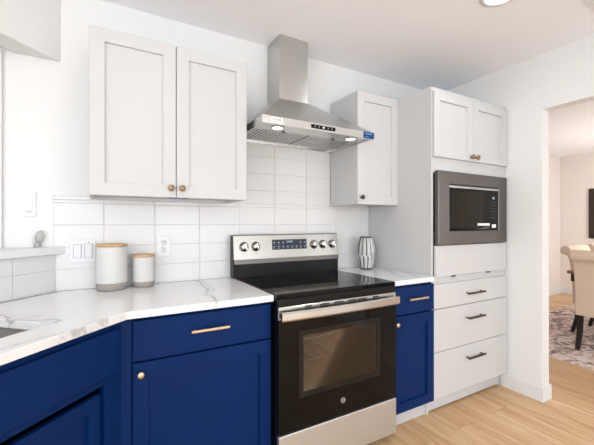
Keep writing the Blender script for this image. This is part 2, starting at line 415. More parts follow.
# ------------------------------------------------------------------ cabinet part builders
def shaker(bm, x0, x1, yf, z0, z1, rail=.058, th=.019, rec=.012, bev=.0018):
    """frame-and-panel door; front at y = yf facing -y"""
    def ring(ins, y): return [bm.verts.new(c) for c in ((x0 + ins, y, z0 + ins), (x1 - ins, y, z0 + ins), (x1 - ins, y, z1 - ins), (x0 + ins, y, z1 - ins))]
    rs = [ring(0, yf + th), ring(0, yf + bev), ring(bev, yf), ring(rail, yf), ring(rail + .002, yf + rec)]
    for a, b in zip(rs, rs[1:]):
        for k in range(4): bm.faces.new((a[k], a[(k + 1) % 4], b[(k + 1) % 4], b[k]))
    bm.faces.new(rs[-1]); bm.faces.new(rs[0][::-1])
    return bm
def slab(bm, x0, x1, yf, z0, z1, th=.019): return box(bm, x0, x1, yf, yf + th, z0, z1, .002)
def knob_bm(x, y, z, r=.0155):
    return lathe(B(), [(.006, 0), (.0055, .010), (.0075, .014), (r * .93, .017), (r, .021), (r * .96, .025), (r * .6, .0275), (0, .0285)], 20, at(x, y, z))
def pull_bm(x0, x1, y, z, r=.0055):
    bm = B(); yy = y - .030
    box(bm, x0, x1, yy - r, yy + r, z - r, z + r, .0022, 2)
    for x in (x0 + .018, x1 - .018): tube(bm, (x, y, z), (x, yy, z), .0048, 10)
    return bm
def carcass(bm, x0, x1, y0, y1, z0, z1, bottom=.012, th=.018, back=True, top=True):
    """open-front box: sides, recessed bottom, top, back"""
    box(bm, x0, x0 + th, y0, y1, z0, z1); box(bm, x1 - th, x1, y0, y1, z0, z1)
    box(bm, x0 + th, x1 - th, y0, y1, z0 + bottom, z0 + bottom + th)
    if top: box(bm, x0 + th, x1 - th, y0, y1, z1 - th, z1)
    if back: box(bm, x0 + th, x1 - th, y1 - .006, y1, z0 + bottom + th, z1 - th)
    # face frame
    w = .038
    for a, b, c, d in ((x0 + th, x0 + w, z0 + bottom, z1), (x1 - w, x1 - th, z0 + bottom, z1)): box(bm, a, b, y0, y0 + th, c, d)
    return bm

# ------------------------------------------------------------------ upper cabinets
UY = -.300; ZU0, ZU1 = 1.383, 2.140
c = thing('wall_cabinet', 'wide white wall cabinet with two panelled doors left of the range hood', 'cabinet', (-.392, 0, ZU0))
bm = carcass(B(), -.764, -.021, UY, -.009, ZU0, ZU1); box(bm, -.41, -.375, UY, UY + .018, ZU0 + .012, ZU1)
obj('body', bm, M['white'], c)
for x0, x1, kx in ((-.764, -.3955, -.420), (-.3915, -.021, -.367)):
    d = obj('door', shaker(B(), x0, x1, UY - .020, ZU0 - .001, ZU1 - .001, .059), M['white'], c)
    obj('knob', knob_bm(kx, UY - .020, 1.428), M['bronze'], d)
c = thing('wall_cabinet', 'narrow white wall cabinet with one panelled door beside the tall cabinet', 'cabinet', (.948, 0, ZU0))
obj('body', carcass(B(), .762, 1.1315, UY, -.009, ZU0, ZU1), M['white'], c)
d = obj('door', shaker(B(), .762, 1.1315, UY - .020, ZU0 - .001, ZU1 - .001, .059), M['white'], c)
obj('knob', knob_bm(.790, UY - .020, 1.428), M['dark_bronze'], d)
o = tag(obj('tape_strip', box(B(), -.43, -.335, UY - .017, UY + .012, ZU0 - .0035, ZU0 - .0015), M['blue_film']), 'small scrap of blue tape under the middle of the wide wall cabinet', 'tape')
settle(o, (-.385, UY, ZU0 - .003))

# ------------------------------------------------------------------ base cabinets
YF = -.605       # front of the blue drawer fronts
def base_cab(label, x0, x1, px, kx, kz, zpull, zs, toe_mat, YF, xr):
    c = thing('base_cabinet', label, 'cabinet', ((x0 + x1) / 2, 0, 0))
    bm = B(); y0 = YF + .0195
    box(bm, x0, x0 + .018, y0, -.002, .105, .880); box(bm, x1 - .018, x1, y0, -.002, .105, .880)
    box(bm, x0 + .018, x1 - .018, y0, -.002, .105, .123); box(bm, x0 + .018, x1 - .018, -.010, -.002, .123, .88)
    box(bm, x0 + .018, x1 - .018, y0, y0 + .018, .845, .88); box(bm, x0 + .018, x1 - .018, y0, y0 + .018, .68, .715)
    box(bm, x0 + .018, x0 + .036, y0, y0 + .018, .123, .88); box(bm, x1 - .036, x1 - .018, y0, y0 + .018, .123, .88)
    obj('body', bm, M['navy'], c)
    obj('toe_kick', box(B(), x0, x1, -.555, -.540, 0, .105), toe_mat, c)
    d = obj('drawer', slab(B(), x0 + .003, xr - .003, YF, zs[0], zs[1]), M['navy'], c)
    p = obj('pull', pull_bm(px[0], px[1], YF, zpull), M['brass'], d)
    d = obj('door', shaker(B(), x0 + .003, xr - .003, YF, zs[2], zs[3], .058), M['navy'], c)
    obj('knob', knob_bm(kx, YF, kz, .014), M['brass'], d)
    return c
base_cab('wide navy blue base cabinet with a brass drawer pull left of the range', -.612, -.004, (-.388, -.222), -.582, .655, .797, (.704, .866, .115, .696), M['white'], YF, -.004)
base_cab('narrow navy blue base cabinet between the range and tall white cabinet', .768, 1.1315, (.885, 1.048), .797, .655, .795, (.704, .868, .115, .694), M['white'], -.6245, 1.138)

# diagonal sink cabinet (built in its own turned frame: x along the run, -y outwards)
c = thing('sink_cabinet', 'navy blue diagonal sink base cabinet in the left corner', 'cabinet', uv(-1.40, .60) + (0,), PI / 4)
WU = -.891
def sb(bm, u0, u1, v0, v1, z0, z1, bev=0.0):     # box in u,v coordinates -> local
    return box(bm, u0 + 1.40, u1 + 1.40, v0 - .60, v1 - .60, z0, z1, bev)
VF = .030
U_R, U_L = WU, WU - 1.02
bm = B(); sb(bm, U_R - .018, U_R, VF + .02, .60, .105, .88); sb(bm, U_L, U_L + .018, VF + .02, .60, .105, .88)
sb(bm, U_L, U_R, .59, .60, .105, .60); sb(bm, U_L, U_R, VF + .02, .60, .105, .123)
sb(bm, U_R - .078, U_R, VF, VF + .02, .105, .664); sb(bm, U_L, U_L + .066, VF, VF + .02, .105, .664)
sb(bm, U_L + .066, U_R - .078, VF, VF + .02, .105, .150); sb(bm, U_L, U_R, VF, VF + .02, .664, .88)
obj('body', bm, M['navy'], c, False)
obj('false_drawer_front', sb(B(), U_L + .002, U_R - .025, VF - .018, VF - .0003, .694, .856, .002), M['navy'], c, False)
for a, b in ((U_L + .072, (U_L + U_R) / 2 - .002), ((U_L + U_R) / 2 + .002, U_R - .086)):
    bm = shaker(B(), a + 1.40, b + 1.40, VF + .009 - .60, .155, .634, .052)
    obj('door', bm, M['navy'], c, False)
obj('toe_kick', sb(B(), U_L, U_R, .115, .130, 0, .105), M['navy'], c, False)
bm = B(); prism(bm, [uv(-.8905, .033), (-.6135, -.598), (-.6135, -.570), uv(-.8905, .070)], .0, .872)
f = obj('corner_filler', bm, M['navy'], c)

# ------------------------------------------------------------------ counters
def rounded(u0, u1, v0, v1, r, n=6):
    pts = []
    for cu, cv, a0 in ((u1 - r, v1 - r, 0), (u0 + r, v1 - r, PI / 2), (u0 + r, v0 + r, PI), (u1 - r, v0 + r, 1.5 * PI)):
        for i in range(n + 1):
            a = a0 + i * PI / 2 / n; pts.append((cu + r * math.cos(a), cv + r * math.sin(a)))
    return pts
HU0, HU1, HV0, HV1 = -1.80, -1.092, .142, .53
def counter_with_hole():
    bm = B()
    outer = [(-.0035, -.0085), (-.0035, -.630), (-.631, -.630)] + [uv(-1.935, .0007), uv(-1.935, .6385), ((-.6385) * S2, -.0085)]
    # keep the last point on the wall line
    outer[-1] = (-.6385 * S2 + .0085, -.0085)
    hole = [uv(*p) for p in rounded(HU0, HU1, HV0, HV1, .055)]
    for z in (ZCT - .030, ZCT):
        vo = [bm.verts.new((x, y, z)) for x, y in outer]; vh = [bm.verts.new((x, y, z)) for x, y in hole]
        es = [bm.edges.new((r[i], r[(i + 1) % len(r)])) for r in (vo, vh) for i in range(len(r))]
        bmesh.ops.triangle_fill(bm, use_beauty=True, use_dissolve=False, edges=es)
        if z < ZCT - .01: lo, lh = vo, vh
    for r1, r2 in ((lo, vo), (lh, vh)):
        n = len(r1)
        for i in range(n): qf(bm, (r1[i], r1[(i + 1) % n], r2[(i + 1) % n], r2[i]))
    return bm
o = tag(obj('countertop', counter_with_hole(), M['quartz']), 'white veined countertop bending around the left corner with a sink cutout', 'countertop')
mo = o.modifiers.new('edge', 'BEVEL'); mo.width = .003; mo.segments = 2; mo.limit_method = 'ANGLE'; mo.angle_limit = 1.0
o = tag(obj('countertop', box(B(), .7665, 1.1315, -.630, -.0085, ZCT - .030, ZCT, .003, 2), M['quartz']), 'short white countertop between the range and the tall cabinet', 'countertop')
# sink
bm = B(); t = .0015
out = [rounded(HU0 - .015, HU1 + .015, HV0 - .015, HV1 + .015, .06), rounded(HU0 - .002, HU1 + .002, HV0 - .002, HV1 + .002, .055), rounded(HU0 + .006, HU1 - .006, HV0 + .006, HV1 - .006, .06), rounded(HU0 + .04, HU1 - .04, HV0 + .04, HV1 - .04, .05)]
zz = [.8805, .8805, .70, .675]; rings = [[bm.verts.new(uv(*p) + (z,)) for p in r] for r, z in zip(out, zz)]
for a, b in zip(rings, rings[1:]):
    for i in range(len(a)): f = bm.faces.new((a[i], a[(i + 1) % len(a)], b[(i + 1) % len(a)], b[i])); f.smooth = True
bm.faces.new(rings[-1])
sk = thing('sink', 'undermount stainless steel sink set into the left countertop', 'sink', uv((HU0 + HU1) / 2, (HV0 + HV1) / 2) + (.675,))
o = obj('bowl', bm, M['sink_steel'], sk)
mo = o.modifiers.new('sheet', 'SOLIDIFY'); mo.thickness = .0014; mo.offset = 0
cu, cv = uv((HU0 + HU1) / 2, (HV0 + HV1) / 2 + .05)
obj('drain', lathe(B(), [(.045, 0), (.045, .004), (.03, .004), (.028, .001), (0, .001)], 20, Matrix.Translation((cu, cv, .6762))), M['chrome'], sk)

# ------------------------------------------------------------------ tall cabinet
TY = -.604
c = thing('tall_cabinet', 'tall white cabinet holding the microwave above three drawers', 'cabinet', ((XTL + XTR) / 2, 0, 0))
bm = B()
for x in (XTL, XTR - .019): xprism(bm, [(-.001, 0), (-.568, 0), (-.568, .112), (TY, .112), (TY, 2.139), (-.001, 2.139)], x, x + .019)
box(bm, XTL + .019, XTR - .019, TY, -.001, 2.121, 2.139); box(bm, XTL + .019, XTR - .019, -.012, -.001, .12, 2.11)
for z in (.105, .872, 1.605): box(bm, XTL + .019, XTR - .019, TY + .019, -.012, z, z + .018)
box(bm, XTL + .019, XTR - .019, TY, TY + .018, 1.585, 1.690); box(bm, XTL + .019, XTR - .019, TY, TY + .018, .842, .912)
box(bm, XTL + .019, XTR - .019, TY, TY + .018, .105, .120)
for z in (.418, .698): box(bm, XTL + .019, XTR - .019, TY, TY + .018, z - .01, z + .01)
obj('body', bm, M['white'], c)
obj('toe_kick', box(B(), XTL + .0195, XTR - .0195, -.560, -.548, 0.012, .1045), M['white'], c)
FY = TY - .020; xm = (XTL + XTR) / 2 - .002
for x0, x1, kx in ((XTL + .008, xm - .002, xm - .029), (xm + .002, XTR - .001, xm + .029)):
    d = obj('door', shaker(B(), x0, x1, FY, 1.686, 2.112, .056), M['white'], c)
    obj('knob', knob_bm(kx, FY, 1.714, .017), M['bronze'], d)
for z0, z1, zp in ((.700, .858, .775), (.4195, .6955, .606), (.118, .4155, .333)):
    d = obj('drawer', slab(B(), XTL + .006, XTR - .004, FY, z0, z1), M['white'], c)
    obj('pull', pull_bm(1.452, 1.642, FY, zp, .006), M['dark_bronze'], d)
p = obj('blank_panel', slab(B(), XTL + .024, XTR - .018, FY, .905, 1.108), M['white'], c)
for x in (1.335, 1.725): obj('clip', box(B(), x - .017, x + .017, FY - .004, FY + .012, .897, .906, .001), M['dark_bronze'], c)

# ------------------------------------------------------------------ microwave
c = thing('microwave', 'built-in microwave with a wide steel frame in the tall cabinet', 'microwave', (1.535, -.6, 1.107))
MX0, MX1, MZ0, MZ1 = 1.160, 1.930, 1.114, 1.596; GX0, GX1, GZ0, GZ1 = 1.270, 1.825, 1.203, 1.512; MY = -.640
bm = B()
def frame_ring(bm, outer, inner, yo, yi, bev):
    def ring(r, y, i=0): x0, x1, z0, z1 = r; return [bm.verts.new(q) for q in ((x0 + i, y, z0 + i), (x1 - i, y, z0 + i), (x1 - i, y, z1 - i), (x0 + i, y, z1 - i))]
    rs = [ring(outer, yi), ring(outer, yo + bev), ring(outer, yo, bev), ring(inner, yo, -bev), ring(inner, yo + bev), ring(inner, yi)]
    for a, b in zip(rs, rs[1:] + rs[:1]):
        for k in range(4): bm.faces.new((a[k], a[(k + 1) % 4], b[(k + 1) % 4], b[k]))
frame_ring(bm, (MX0, MX1, MZ0, MZ1), (GX0, GX1, GZ0, GZ1), MY, TY - .006, .003)
obj('trim_frame', bm, M['steel_dark'], c)
obj('body', box(B(), GX0 - .01, GX1 + .01, TY - .002, -.08, GZ0 - .01, GZ1 + .01), M['black'], c)
for x0, x1 in ((XTL + .0195, MX0 + .02),): obj('dark_side_gap', box(B(), MX0 + .003, MX0 + .014, TY - .0055, TY - .001, MZ0 + .01, MZ1 - .01), M['rubber'], c)  # black strip standing in for the dark gap beside the frame
d = obj('door', box(B(), GX0 + .001, 1.640, MY + .004, TY - .003, GZ0 + .001, GZ1 - .024, .0015), M['black_glass'], c)
obj('window_pane', box(B(), GX0 + .012, 1.632, MY + .0032, MY + .0046, GZ0 + .016, GZ1 - .036), pmat('microwave_window_mesh', (26, 22, 18), .12, spec=.3), d)
k = obj('control_panel', box(B(), 1.641, GX1 - .001, MY + .004, TY - .003, GZ0 + .001, GZ1 - .024, .0015), M['black_glass'], c)
obj('top_strip', box(B(), GX0 + .001, GX1 - .001, MY + .003, TY - .003, GZ1 - .022, GZ1 - .006, .001), M['steel'], c)
yb = MY + .0045
obj('indicator', box(B(), 1.752, 1.776, yb - .0014, yb, 1.428, 1.446), M['display'], k)
bm = B()
for z in (1.402, 1.380, 1.358, 1.336, 1.314, 1.292):
    for x in (1.742, 1.768, 1.793): box(bm, x - .008, x + .008, yb - .001, yb, z, z + .004)
obj('keypad', bm, pmat('dim_key_print', (70, 70, 72), .5), k)
obj('open_button', box(B(), 1.745, 1.793, yb - .0025, yb, 1.222, 1.246, .001), M['sticker'], k)
bm = B(); box(bm, 1.575, 1.716, yb - .0014, yb, 1.238, 1.254)
obj('sticker', bm, M['sticker'], k)
bm = B()
for z in (1.230, 1.222, 1.214):
    for i in range(7): box(bm, 1.578 + i * .020, 1.578 + i * .020 + random.uniform(.010, .018), yb - .001, yb, z, z + .0035)
obj('printed_lines', bm, M['print'], k)
obj('badge', lathe(B(), [(.008, 0), (.008, .0015), (0, .0015)], 16, at(1.543, MY + .005, 1.231)), M['print'], d)

# ------------------------------------------------------------------ range
c = thing('range', 'freestanding stainless electric range with black glass oven door', 'stove', (.381, -.02, 0))
X0, X1 = .000, .762; RY = -.668
bm = B(); bx0, bx1 = X0 + .002, X1 - .002
box(bm, bx0, bx0 + .055, -.640, -.030, .03, .893); box(bm, bx1 - .055, bx1, -.640, -.030, .03, .893)
box(bm, bx0 + .055, bx1 - .055, -.640, -.030, .03, .285); box(bm, bx0 + .055, bx1 - .055, -.640, -.030, .790, .893); box(bm, bx0 + .055, bx1 - .055, -.12, -.030, .285, .790)
for x in (X0 + .06, X1 - .06):
    for y in (-.58, -.08): tube(bm, (x, y, .0), (x, y, .03), .018, 12)
obj('body', bm, M['black'], c)
# cavity lining and racks
bm = B(); box(bm, .0585, .7035, -.1255, -.1215, .288, .787); box(bm, .0575, .0605, -.638, -.1255, .288, .787); box(bm, .7015, .7045, -.638, -.1255, .288, .787)
box(bm, .0605, .7015, -.638, -.1255, .286, .289); box(bm, .0605, .7015, -.638, -.1255, .785, .788)
obj('oven_cavity', bm, M['cavity'], c)
for z in (.555, .665):
    bm = B()
    for y in (-.60, -.14): tube(bm, (.063, y, z), (.699, y, z), .004, 8)
    for i in range(22):
        x = .075 + i * .0291; tube(bm, (x, -.60, z), (x, -.14, z), .0022, 6)
    obj('rack', bm, M['chrome'], c)
# cooktop
ct = obj('cooktop', box(B(), X0 - .002, X1 + .002, -.655, -.075, .8935, .917, .004, 2), M['black_glass'], c)
obj('cooktop_front_edge', box(B(), X0, X1, -.658, -.642, .858, .8945, .005, 2), M['black'], c)
def annulus(bm, x, y, r, w=.0022, z=.91705):
    for r_, in ((r,),): lathe(bm, [(r_ - w, 0), (r_ - w, .0003), (r_, .0003), (r_, 0)], 48, Matrix.Translation((x, y, z)), closed=True)
for x, y, r in ((.20, -.47, .115), (.20, -.47, .075), (.56, -.47, .095), (.20, -.22, .075), (.56, -.22, .08), (.38, -.2, .05)): 
    bm = B(); annulus(bm, x, y, r); obj('burner_ring', bm, M['grey_ring'], ct)
# vent trim under the cooktop lip
vt = obj('vent_trim', box(B(), X0 + .004, X1 - .004, -.664, -.645, .797, .857, .002), M['steel_h'], c)
for xs in (.148, .235, .325, .412, .479, .583):
    for dz in (.8475, .837): obj('vent_slot', box(B(), xs, xs + (.040 if xs in (.148, .583) else .058), -.6652, -.6642, dz - .003, dz + .003), M['rubber'], vt)
# oven door
DZ0, DZ1 = .258, .795; WX0, WX1, WZ0, WZ1 = .140, .612, .432, .706
bm = B()
frame_ring(bm, (X0 + .004, X1 - .004, DZ0, DZ1), (WX0 - .03, WX1 + .03, WZ0 - .03, WZ1 + .03), RY, -.643, .003)
d = obj('oven_door', bm, M['black_glass'], c)
bm = B(); frame_ring(bm, (WX0 - .029, WX1 + .029, WZ0 - .029, WZ1 + .029), (WX0, WX1, WZ0, WZ1), RY + .003, -.645, .001)
obj('window_border', bm, pmat('dark_grey_glass_border', (24, 23, 22), .08, spec=.3), d)
obj('window_glass', box(B(), WX0 + .0003, WX1 - .0003, RY + .006, RY + .009, WZ0 + .0003, WZ1 - .0003), M['oven_glass'], d)
# handle: flat bowed bar on two end posts
bm = B(); z0, z1 = .795, .838; yo, yi = -.696, -.684; n = 16
prev = None
for i in range(n + 1):
    s = i / n; x = X0 + .008 + s * (X1 - X0 - .012); bow = .010 * (1 - (2 * s - 1) ** 2)
    ring = [bm.verts.new(q) for q in ((x, yo - bow + .006, z0), (x, yo - bow, z0 + .008), (x, yo - bow, z1 - .008), (x, yo - bow + .006, z1), (x, yi - bow, z1), (x, yi - bow, z0))]
    if prev:
        for k in range(6): bm.faces.new((prev[k], prev[(k + 1) % 6], ring[(k + 1) % 6], ring[k]))
    else: bm.faces.new(ring[::-1]).material_index = 1
    prev = ring
bm.faces.new(prev).material_index = 1
for x in (X0 + .012, X1 - .034): box(bm, x, x + .024, -.690, RY - .0005, .803, .832, .003, mi=1)
h = obj('handle', bm, [M['steel_h'], M['rubber']], d)
# emblem on the door: ring with two script-like letters
bm = B(); lathe(bm, [(.0135, 0), (.0135, .0012), (.0115, .0012), (.0115, 0)], 28, at(.376, RY - .0001, .333), closed=True)
cu = bpy.data.curves.new('tmp', 'FONT'); cu.body = 'GE'; cu.size = .0175; cu.extrude = .0005; cu.align_x = 'CENTER'; cu.align_y = 'CENTER'; cu.shear = .25
to = bpy.data.objects.new('tmp', cu); COL.objects.link(to)
dg = bpy.context.evaluated_depsgraph_get(); me = bpy.data.meshes.new_from_object(to.evaluated_get(dg))
me.transform(Matrix.Translation((.376, RY - .0006, .333)) @ Matrix.Rotation(PI / 2, 4, 'X'))
bm.from_mesh(me); bpy.data.objects.remove(to); bpy.data.curves.remove(cu); bpy.data.meshes.remove(me)
obj('emblem', bm, pmat('silver_emblem', (196, 194, 190), .35), d)
# storage drawer
obj('storage_drawer', box(B(), X0 + .004, X1 - .004, RY, -.643, .048, .250, .004, 2), M['drawer_steel'], c)
# backguard
GB = -.082
bm = B(); prof = [(-.030, .9175), (GB - .004, .9175), (GB - .004, 1.0), (-.072, 1.178), (-.030, 1.178)]
def xprism(bm, prof, x0, x1):
    a = [bm.verts.new((x0, y, z)) for y, z in prof]; b = [bm.verts.new((x1, y, z)) for y, z in prof]; n = len(prof)
    bm.faces.new(a[::-1]); bm.faces.new(b)
    for i in range(n): bm.faces.new((a[i], a[(i + 1) % n], b[(i + 1) % n], b[i]))
    return bm
xprism(bm, prof, X0 - .018, X1 + .010)
g = obj('backguard', bm, M['black'], c)
def gy(z): return -.0915 + (z - 1.02) * (.0915 - .0745) / (1.180 - 1.02)
bm = B(); xprism(bm, [(-.0885, 1.001), (-.0965, 1.001), (gy(1.029) - .004, 1.029), (-.0855, 1.029)], X0 - .013, X1 + .009)
obj('lower_trim', bm, M['steel_dark'], c)
bm = B(); xprism(bm, [(-.084, 1.0295), (gy(1.03) - .003, 1.0295), (gy(1.176) - .003, 1.176), (gy(1.176) + .004, 1.182), (-.066, 1.182), (-.066, 1.1785), (-.0725, 1.1785)], X0 - .016, X1 + .008)
pn = obj('control_panel', bm, M['panel_steel'], c)
tilt = Matrix.Rotation(math.atan2(.0915 - .0745, .16), 4, 'X')
def onp(x, z, e=0.0): return Matrix.Translation((x, gy(z) - .003 - e, z)) @ tilt.inverted() @ FRONT
kx = [.052, .131, .566, .640, .720]
for x in kx:
    bm = lathe(B(), [(.027, 0), (.027, .003), (.0225, .005), (.021, .024), (.019, .027), (0, .0275)], 28, onp(x, 1.107))
    g2 = box(B(), -.0045, .0045, -.020, .020, .026, .033, .0015); g2.transform(onp(x, 1.107) @ Matrix.Rotation(.35, 4, 'Z'))
    me = bpy.data.meshes.new('t'); g2.to_mesh(me); bm.from_mesh(me); bpy.data.meshes.remove(me); g2.free()
    lathe(bm, [(.0305, 0), (.0305, .0012), (.0271, .0012), (.0271, 0)], 32, onp(x, 1.107), mi=1, closed=True)
    obj('knob', bm, [M['chrome'], M['slot']], pn)
    b2 = box(B(), -.006, .006, -.0005, .0005, -.002, .002); b2.transform(Matrix.Translation((x, gy(1.065) - .0035, 1.065)))
    obj('knob_mark', b2, M['print'], pn)
bm = box(B(), -.131, .131, -.033, .033, 0, .0012)
for i in range(4): box(bm, -.022 + i * .012, -.014 + i * .012, .012, .024, .0011, .0018, mi=1)
for i in range(8):
    for yy in (.012, -.016):
        if yy > 0 and 2 < i < 6: continue
        xx = -.115 + i * .033; box(bm, xx - .006, xx + .006, yy, yy + .005, .0011, .0016, mi=1); box(bm, xx - .004, xx + .004, yy - .009, yy - .006, .0011, .0016, mi=1)
bm.transform(onp(.376, 1.114))
obj('display', bm, [pmat('navy_display_glass', (28, 36, 52), .1), M['display']], pn)

# ------------------------------------------------------------------ hood
c = thing('range_hood', 'stainless steel chimney range hood above the electric range', 'range hood', (.381, 0, 1.775))
HX0, HX1, HY, HZ0, HZ1 = .004, .760, -.477, 1.777, 1.818
CX0, CX1, CYF, CZ = .251, .459, -.182, 2.036
bm = B()
# rim as a frame (open below)
def zring(r, z): x0, x1, y0, y1 = r; return [bm.verts.new(q) for q in ((x0, y0, z), (x1, y0, z), (x1, y1, z), (x0, y1, z))]
ro = (HX0, HX1, HY, -.0095); ri = (HX0 + .012, HX1 - .012, HY + .012, -.0215)
rs = [zring(ri, HZ0 + .012), zring(ri, HZ0), zring(ro, HZ0), zring(ro, HZ1)]
for a, b in zip(rs, rs[1:]):
    for k in range(4): bm.faces.new((a[k], a[(k + 1) % 4], b[(k + 1) % 4], b[k]))
obj('rim', bm, M['steel_h'], c)
bm = B()
rs = [zring((HX0 + .001, HX1 - .001, HY + .001, -.0095), HZ1), zring((CX0 - .004, CX1 + .004, CYF - .004, -.0095), CZ)]
for k in range(4): bm.faces.new((rs[0][k], rs[0][(k + 1) % 4], rs[1][(k + 1) % 4], rs[1][k]))
bm.faces.new(rs[1]); bm.faces.new(rs[0][::-1])
obj('canopy', bm, M['hood_steel'], c)
obj('chimney', box(B(), CX0, CX1, CYF, -.0095, CZ, ZC - .001, .0015), M['hood_steel'], c)
# underside plate, filters, lamps
UZ = HZ0 + .010
bm = B(); box(bm, HX0 + .0125, HX1 - .0125, HY + .0125, -.33, UZ, UZ + .004); box(bm, HX0 + .0125, HX1 - .0125, -.060, -.022, UZ, UZ + .004)
box(bm, HX0 + .0125, HX0 + .03, -.33, -.06, UZ, UZ + .004); box(bm, HX1 - .03, HX1 - .0125, -.33, -.06, UZ, UZ + .004); box(bm, HX0 + .0125, HX1 - .0125, HY + .0125, -.022, UZ + .022, UZ + .026)
obj('underside_plate', bm, M['steel_h'], c)
for x0, x1 in ((HX0 + .032, .376), (.386, HX1 - .032)):
    bm = B(); n = 15; w = (x1 - x0) / n
    box(bm, x0, x1, -.330, -.318, UZ - .001, UZ + .012); box(bm, x0, x1, -.072, -.060, UZ - .001, UZ + .012)
    for i in range(n): box(bm, x0 + i * w + w * .10, x0 + i * w + w * .76, -.318, -.072, UZ - .001, UZ + .006, .001)
    f = obj('baffle_filter', bm, M['steel'], c)
    obj('filter_latch', box(B(), (x0 + x1) / 2 - .012, (x0 + x1) / 2 + .012, -.329, -.320, UZ - .006, UZ - .0012, .001), M['slot'], f)
for x in (.133, .645):
    lp = obj('lamp', lathe(B(), [(.036, 0), (.036, -.004), (.029, -.005), (.029, -.001)], 28, Matrix.Translation((x, -.392, UZ)), closed=True), M['steel'], c)
    obj('bulb', lathe(B(), [(.0285, -.003), (.02, -.0052), (0, -.006)], 24, Matrix.Translation((x, -.392, UZ))), M['led'], lp)
bp = obj('button_panel', box(B(), .300, .466, HY - .002, HY - .0002, 1.788, 1.809, .0008), M['black_glass'], c)
for i, x in enumerate((.325, .352, .383, .414, .441)):
    obj('button', lathe(B(), [(.0042 if i != 2 else .007, 0), (.004, .0015), (0, .0015)], 16, at(x, HY - .002, 1.7985)), M['grey_plastic'] if i != 2 else M['sticker'], bp)
s = obj('sticker', box(B(), .052, .124, HY - .0011, HY - .0003, 1.783, 1.812), M['sticker'], c)
bm = B(); zb, zt = 1.790, 1.806; y_ = HY - .0015
for x, kind in ((.072, 0), (.088, 1), (.104, 2)):
    box(bm, x - .005, x - .0025, y_, y_ + .0005, zb, zt)
    if kind != 1: box(bm, x - .0025, x + .003, y_, y_ + .0005, (zb + zt) / 2 - .0008, (zb + zt) / 2 + .0008)
    if kind != 0: box(bm, x + .0025, x + .005, y_, y_ + .0005, zb, zt)
    box(bm, x - .0025, x + .003, y_, y_ + .0005, zt - .0026, zt)
obj('sticker_print', bm, M['slot'], s)
obj('end_clip', box(B(), HX0 - .004, HX0 - .0002, -.345, -.270, 1.779, 1.815, .001), M['slot'], c)
bm = B(); box(bm, .678, HX1 + .001, HY - .0022, HY - .0004, 1.7785, 1.8175)
fm = tag(obj('protective_film', bm, M['blue_film']), 'blue protective film stuck on the right front corner of the range hood', 'film')
settle(fm, (.72, HY, 1.779))
bm = B()
for z, w in ((1.807, .055), (1.803, .050), (1.787, .030)): box(bm, .690, .690 + w, HY - .0028, HY - .0021, z, z + .002)
q = obj('film_print', bm, M['blue_film_print']); q.data.transform(Matrix.Translation((-.72, -HY, -1.779))); q.parent = fm

# ------------------------------------------------------------------ small things
def canister(label, x, y, r, z1):
    h = z1 - ZCT; c = thing('canister', label, 'canister', (x, y, ZCT + .0005)); m = Matrix.Translation((x, y, ZCT + .0005))
    b = .038 if h > .2 else .030
    prof = [(r * .98, b + .0004)]; n = int((h - b - .02) / .0055)
    for i in range(n):
        z = b + .002 + i * .0055; s = z / h; rr = r * (1.0 - .03 * s)
        prof += [(rr, z), (rr - .0008, z + .003)]
    prof += [(r * .97, h - .016), (r * .94, h - .0125)]
    obj('body', lathe(B(), prof, 48, m), M['ceramic'], c)
    obj('base_band', lathe(B(), [(r * .86, 0), (r * .92, .003), (r * .985, b * .8), (r * .982, b)], 48, m), M['stoneware'], c)
    obj('lid', lathe(B(), [(r * .90, h - .012), (r * .99, h - .011), (r * .995, h - .003), (r * .98, h), (0, h + .0005)], 48, m), M['bamboo'], c)
canister('large white ceramic canister with a wooden lid', -.672, -.087, .0735, 1.147)
canister('small white ceramic canister with a wooden lid', -.519, -.071, .056, 1.085)

# faceted vase
def vase():
    bm = B(); seg = 36; vx, vy = 1.0, -.125
    lv = [(q * .83, z * 1.03) for q, z in [(.050, 0), (.060, .012), (.073, .060), (.080, .098), (.081, .125), (.078, .155), (.068, .195), (.054, .225), (.049, .235)]]
    H = .242; rings = []
    for j, (r, z) in enumerate(lv):
        ring = []
        for i in range(seg):
            groove = (i % 3 == 0) if z > .11 else (i % 3 == 1)
            rr = r - (.0045 if groove and 0 < j < len(lv) - 1 else 0)
            dz = .012 * (1 if i % 3 == 0 else -1 if i % 3 == 1 else 0) if j in (3,) else 0
            a = 2 * PI * i / seg; ring.append(bm.verts.new((vx + rr * math.cos(a), vy + rr * math.sin(a), ZCT + .0005 + z + dz)))
        rings.append(ring)
    for j, (a, b) in enumerate(zip(rings, rings[1:])):
        z = lv[j][1]
        for i in range(seg):
            f = bm.faces.new((a[i], a[(i + 1) % seg], b[(i + 1) % seg], b[i]))
            g = (i % 3 == 2) if z > .09 else (i % 3 == 0)
            f.material_index = 1 if (g or j == len(lv) - 2 or j == 0) else 0
    inner = [bm.verts.new((vx + .035 * math.cos(2 * PI * i / seg), vy + .035 * math.sin(2 * PI * i / seg), ZCT + H)) for i in range(seg)]
    deep = [bm.verts.new((vx + .033 * math.cos(2 * PI * i / seg), vy + .033 * math.sin(2 * PI * i / seg), ZCT + .1)) for i in range(seg)]
    for a, b in ((rings[-1], inner), (inner, deep)):
        for i in range(seg): bm.faces.new((a[i], a[(i + 1) % seg], b[(i + 1) % seg], b[i])).material_index = 1
    bm.faces.new(deep).material_index = 1; bm.faces.new(rings[0][::-1])
    o = obj('vase', bm, [M['vase_light'], M['vase_dark']])
    tag(o, 'grey and white faceted ceramic vase on the short right countertop', 'vase'); settle(o, (vx, vy, ZCT))
vase()

